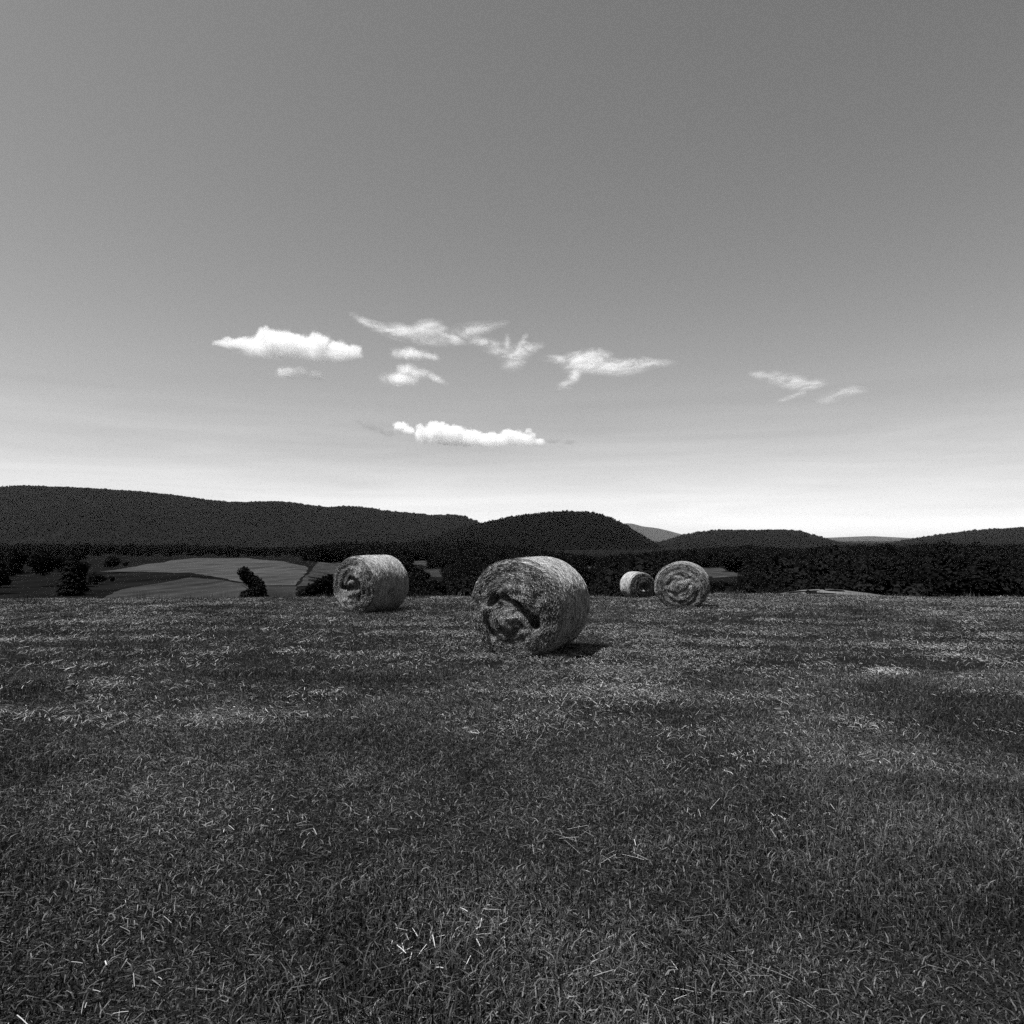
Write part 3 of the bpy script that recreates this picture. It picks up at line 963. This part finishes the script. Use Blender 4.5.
cloud('long wispy streak of cloud at the top of the sky, shaped like a shallow V', 5200,
      [(366, 322, 16, 4, -28), (382, 328, 18, 5, -18), (402, 332, 24, 7, -8), (426, 330, 18, 8, 10), (446, 337, 28, 7, -4), (466, 332, 24, 7, 10), (486, 326, 20, 4, 8), (440, 341, 32, 5, 0)], 5, fib=(.22, 1.1, .12), **W)
cloud('ragged feathery wisp right of the long streak, with an upright plume', 5200,
      [(486, 343, 16, 5, -8), (500, 349, 18, 7, -10), (506, 349, 3.6, 13, -8), (518, 353, 17, 7, 14), (530, 348, 14, 4, 16), (522, 342, 3.4, 9, -35), (514, 362, 12, 8, 20)], 6, fib=(.3, .9, .5), **W)
cloud('soft blurred cloud patch under the long wispy streak', 5400,
      [(407, 370, 13, 6), (416, 373, 15, 6), (402, 378, 20, 7), (436, 379, 12, 4, -25), (410, 354, 20, 6), (430, 356, 12, 4, -15)], 7, dens=.0065, erode=.45, scale=1 / 70., soft=.9, thr=.15, col=.95)
cloud('feathery pointed white cloud with a trailing lower wisp, right of centre', 5200,
      [(560, 360, 16, 4, -6), (578, 361, 17, 8, -4), (592, 360, 18, 9, 4), (610, 367, 22, 7, -6), (632, 365, 22, 7, 5), (654, 364, 20, 4, 2), (575, 374, 6, 13, -25), (565, 384, 10, 4, 25), (600, 368, 36, 6)], 8, fib=(.22, 1.0, -.1), **dict(W, dens=.0105))
cloud('small wisp alone high on the right with a thin curved tail', 5200,
      [(764, 376, 14, 4, -14), (780, 379, 18, 6, -10), (796, 382, 16, 7, -6), (812, 384, 14, 5, 8), (803, 390, 3.4, 8, -15), (792, 397, 14, 3, 18)], 9, fib=(.25, 1.0, .15), **W)
cloud('faint wisp at the right edge below the small high wisp', 5200, [(830, 398, 14, 5, 12), (846, 393, 18, 6, 10)], 10, fib=(.25, 1.0, -.2), **dict(W, dens=.0045))
cloud('grey smudge of cloud trailing left of the tiny white puff', 8200, [(372, 427, 14, 4, -12), (388, 433, 12, 4, -8), (360, 422, 10, 3, -10)], 11, dens=.0075, erode=.5, scale=1 / 70., soft=.7, thr=.2, col=.30)  # shadowy scrap of cloud: its shade is put into a dark vapour colour
cloud('grey smudge of cloud trailing right of the long low bright cloud', 8200, [(552, 441, 12, 3.5), (570, 442, 10, 3)], 12, dens=.0075, erode=.5, scale=1 / 70., soft=.7, thr=.2, col=.30)  # shade painted in as a low vapour colour here too

# ------------------------------------------------------------------ air
hx = bpy.data.meshes.new('haze'); bm = bmesh.new(); bmesh.ops.create_cube(bm, size=1)
for v in bm.verts:
    v.co = Vector((v.co.x * 60000, v.co.y * 60000, -80 + (v.co.z + .5) * 900))
bm.to_mesh(hx); bm.free()
m, nt, out = new_mat('haze')
pv = nt.nodes.new('ShaderNodeVolumePrincipled'); pv.inputs['Color'].default_value = (.9, .9, .9, 1)
pv.inputs['Density'].default_value = 5.0e-6
nt.links.new(pv.outputs[0], out.inputs['Volume']); hx.materials.append(m)
ho = link(bpy.data.objects.new('haze', hx)); tag(ho, kind='stuff')

# ------------------------------------------------------------------ light
LD = Vector((-.45, -.125, 1.0)).normalized()
el = math.asin(LD.z); rot = math.atan2(LD.x, LD.y)
sun = bpy.data.lights.new('sun', 'SUN'); sun.energy = 5.0; sun.angle = R_(.5); sun.color = (1, 1, 1)
so = link(bpy.data.objects.new('sun', sun)); so.rotation_euler = (-LD).to_track_quat('-Z', 'Y').to_euler()
w = bpy.data.worlds.new('World'); scene.world = w; w.use_nodes = True
nt = w.node_tree
for n_ in list(nt.nodes): nt.nodes.remove(n_)
out = nt.nodes.new('ShaderNodeOutputWorld'); bg = nt.nodes.new('ShaderNodeBackground')
sky = nt.nodes.new('ShaderNodeTexSky'); sky.sky_type = 'NISHITA'; sky.sun_disc = False
sky.sun_elevation = el; sky.sun_rotation = rot; sky.air_density = 1.0; sky.dust_density = .55; sky.ozone_density = 1.0
sep = nt.nodes.new('ShaderNodeSeparateColor'); nt.links.new(sky.outputs[0], sep.inputs[0])
# black and white film behind an orange filter: mostly the red light of the sky
v = math_n(nt, 'ADD', math_n(nt, 'MULTIPLY', sep.outputs[0], 1.0), math_n(nt, 'MULTIPLY', sep.outputs[1], .0))
tcw = nt.nodes.new('ShaderNodeTexCoord'); mpw = nt.nodes.new('ShaderNodeMapping')
mpw.inputs['Scale'].default_value = (2.2, 2.2, 30); mpw.inputs['Rotation'].default_value = (0, .03, 0)
nt.links.new(tcw.outputs['Generated'], mpw.inputs[0])
cn = noise_n(nt, mpw.outputs[0], 1.0, 6, .6, .4)
sx_ = nt.nodes.new('ShaderNodeSeparateXYZ'); nt.links.new(tcw.outputs['Generated'], sx_.inputs[0])
lowm = nt.nodes.new('ShaderNodeMapRange'); lowm.interpolation_type = 'SMOOTHSTEP'; lowm.inputs['From Min'].default_value = .26; lowm.inputs['From Max'].default_value = .10
nt.links.new(sx_.outputs['Z'], lowm.inputs['Value'])
v = math_n(nt, 'MULTIPLY', v, math_n(nt, 'ADD', 1.0, math_n(nt, 'MULTIPLY', math_n(nt, 'SUBTRACT', cn, .56), math_n(nt, 'MULTIPLY', lowm.outputs[0], .55))))
comb = nt.nodes.new('ShaderNodeCombineColor')
for i in range(3): nt.links.new(v, comb.inputs[i])
nt.links.new(comb.outputs[0], bg.inputs[0]); bg.inputs[1].default_value = .051
nt.links.new(bg.outputs[0], out.inputs[0])

# ------------------------------------------------------------------ render settings
vs = scene.view_settings
scene.display_settings.display_device = 'sRGB'
vs.view_transform = 'Standard'; vs.look = 'None'; vs.exposure = 1.7; vs.gamma = 1; vs.use_curve_mapping = False
cy = scene.cycles
cy.use_denoising = False; cy.max_bounces = 10; cy.volume_bounces = 6; cy.diffuse_bounces = 3; cy.transparent_max_bounces = 8
cy.volume_step_rate = .25; cy.volume_max_steps = 512
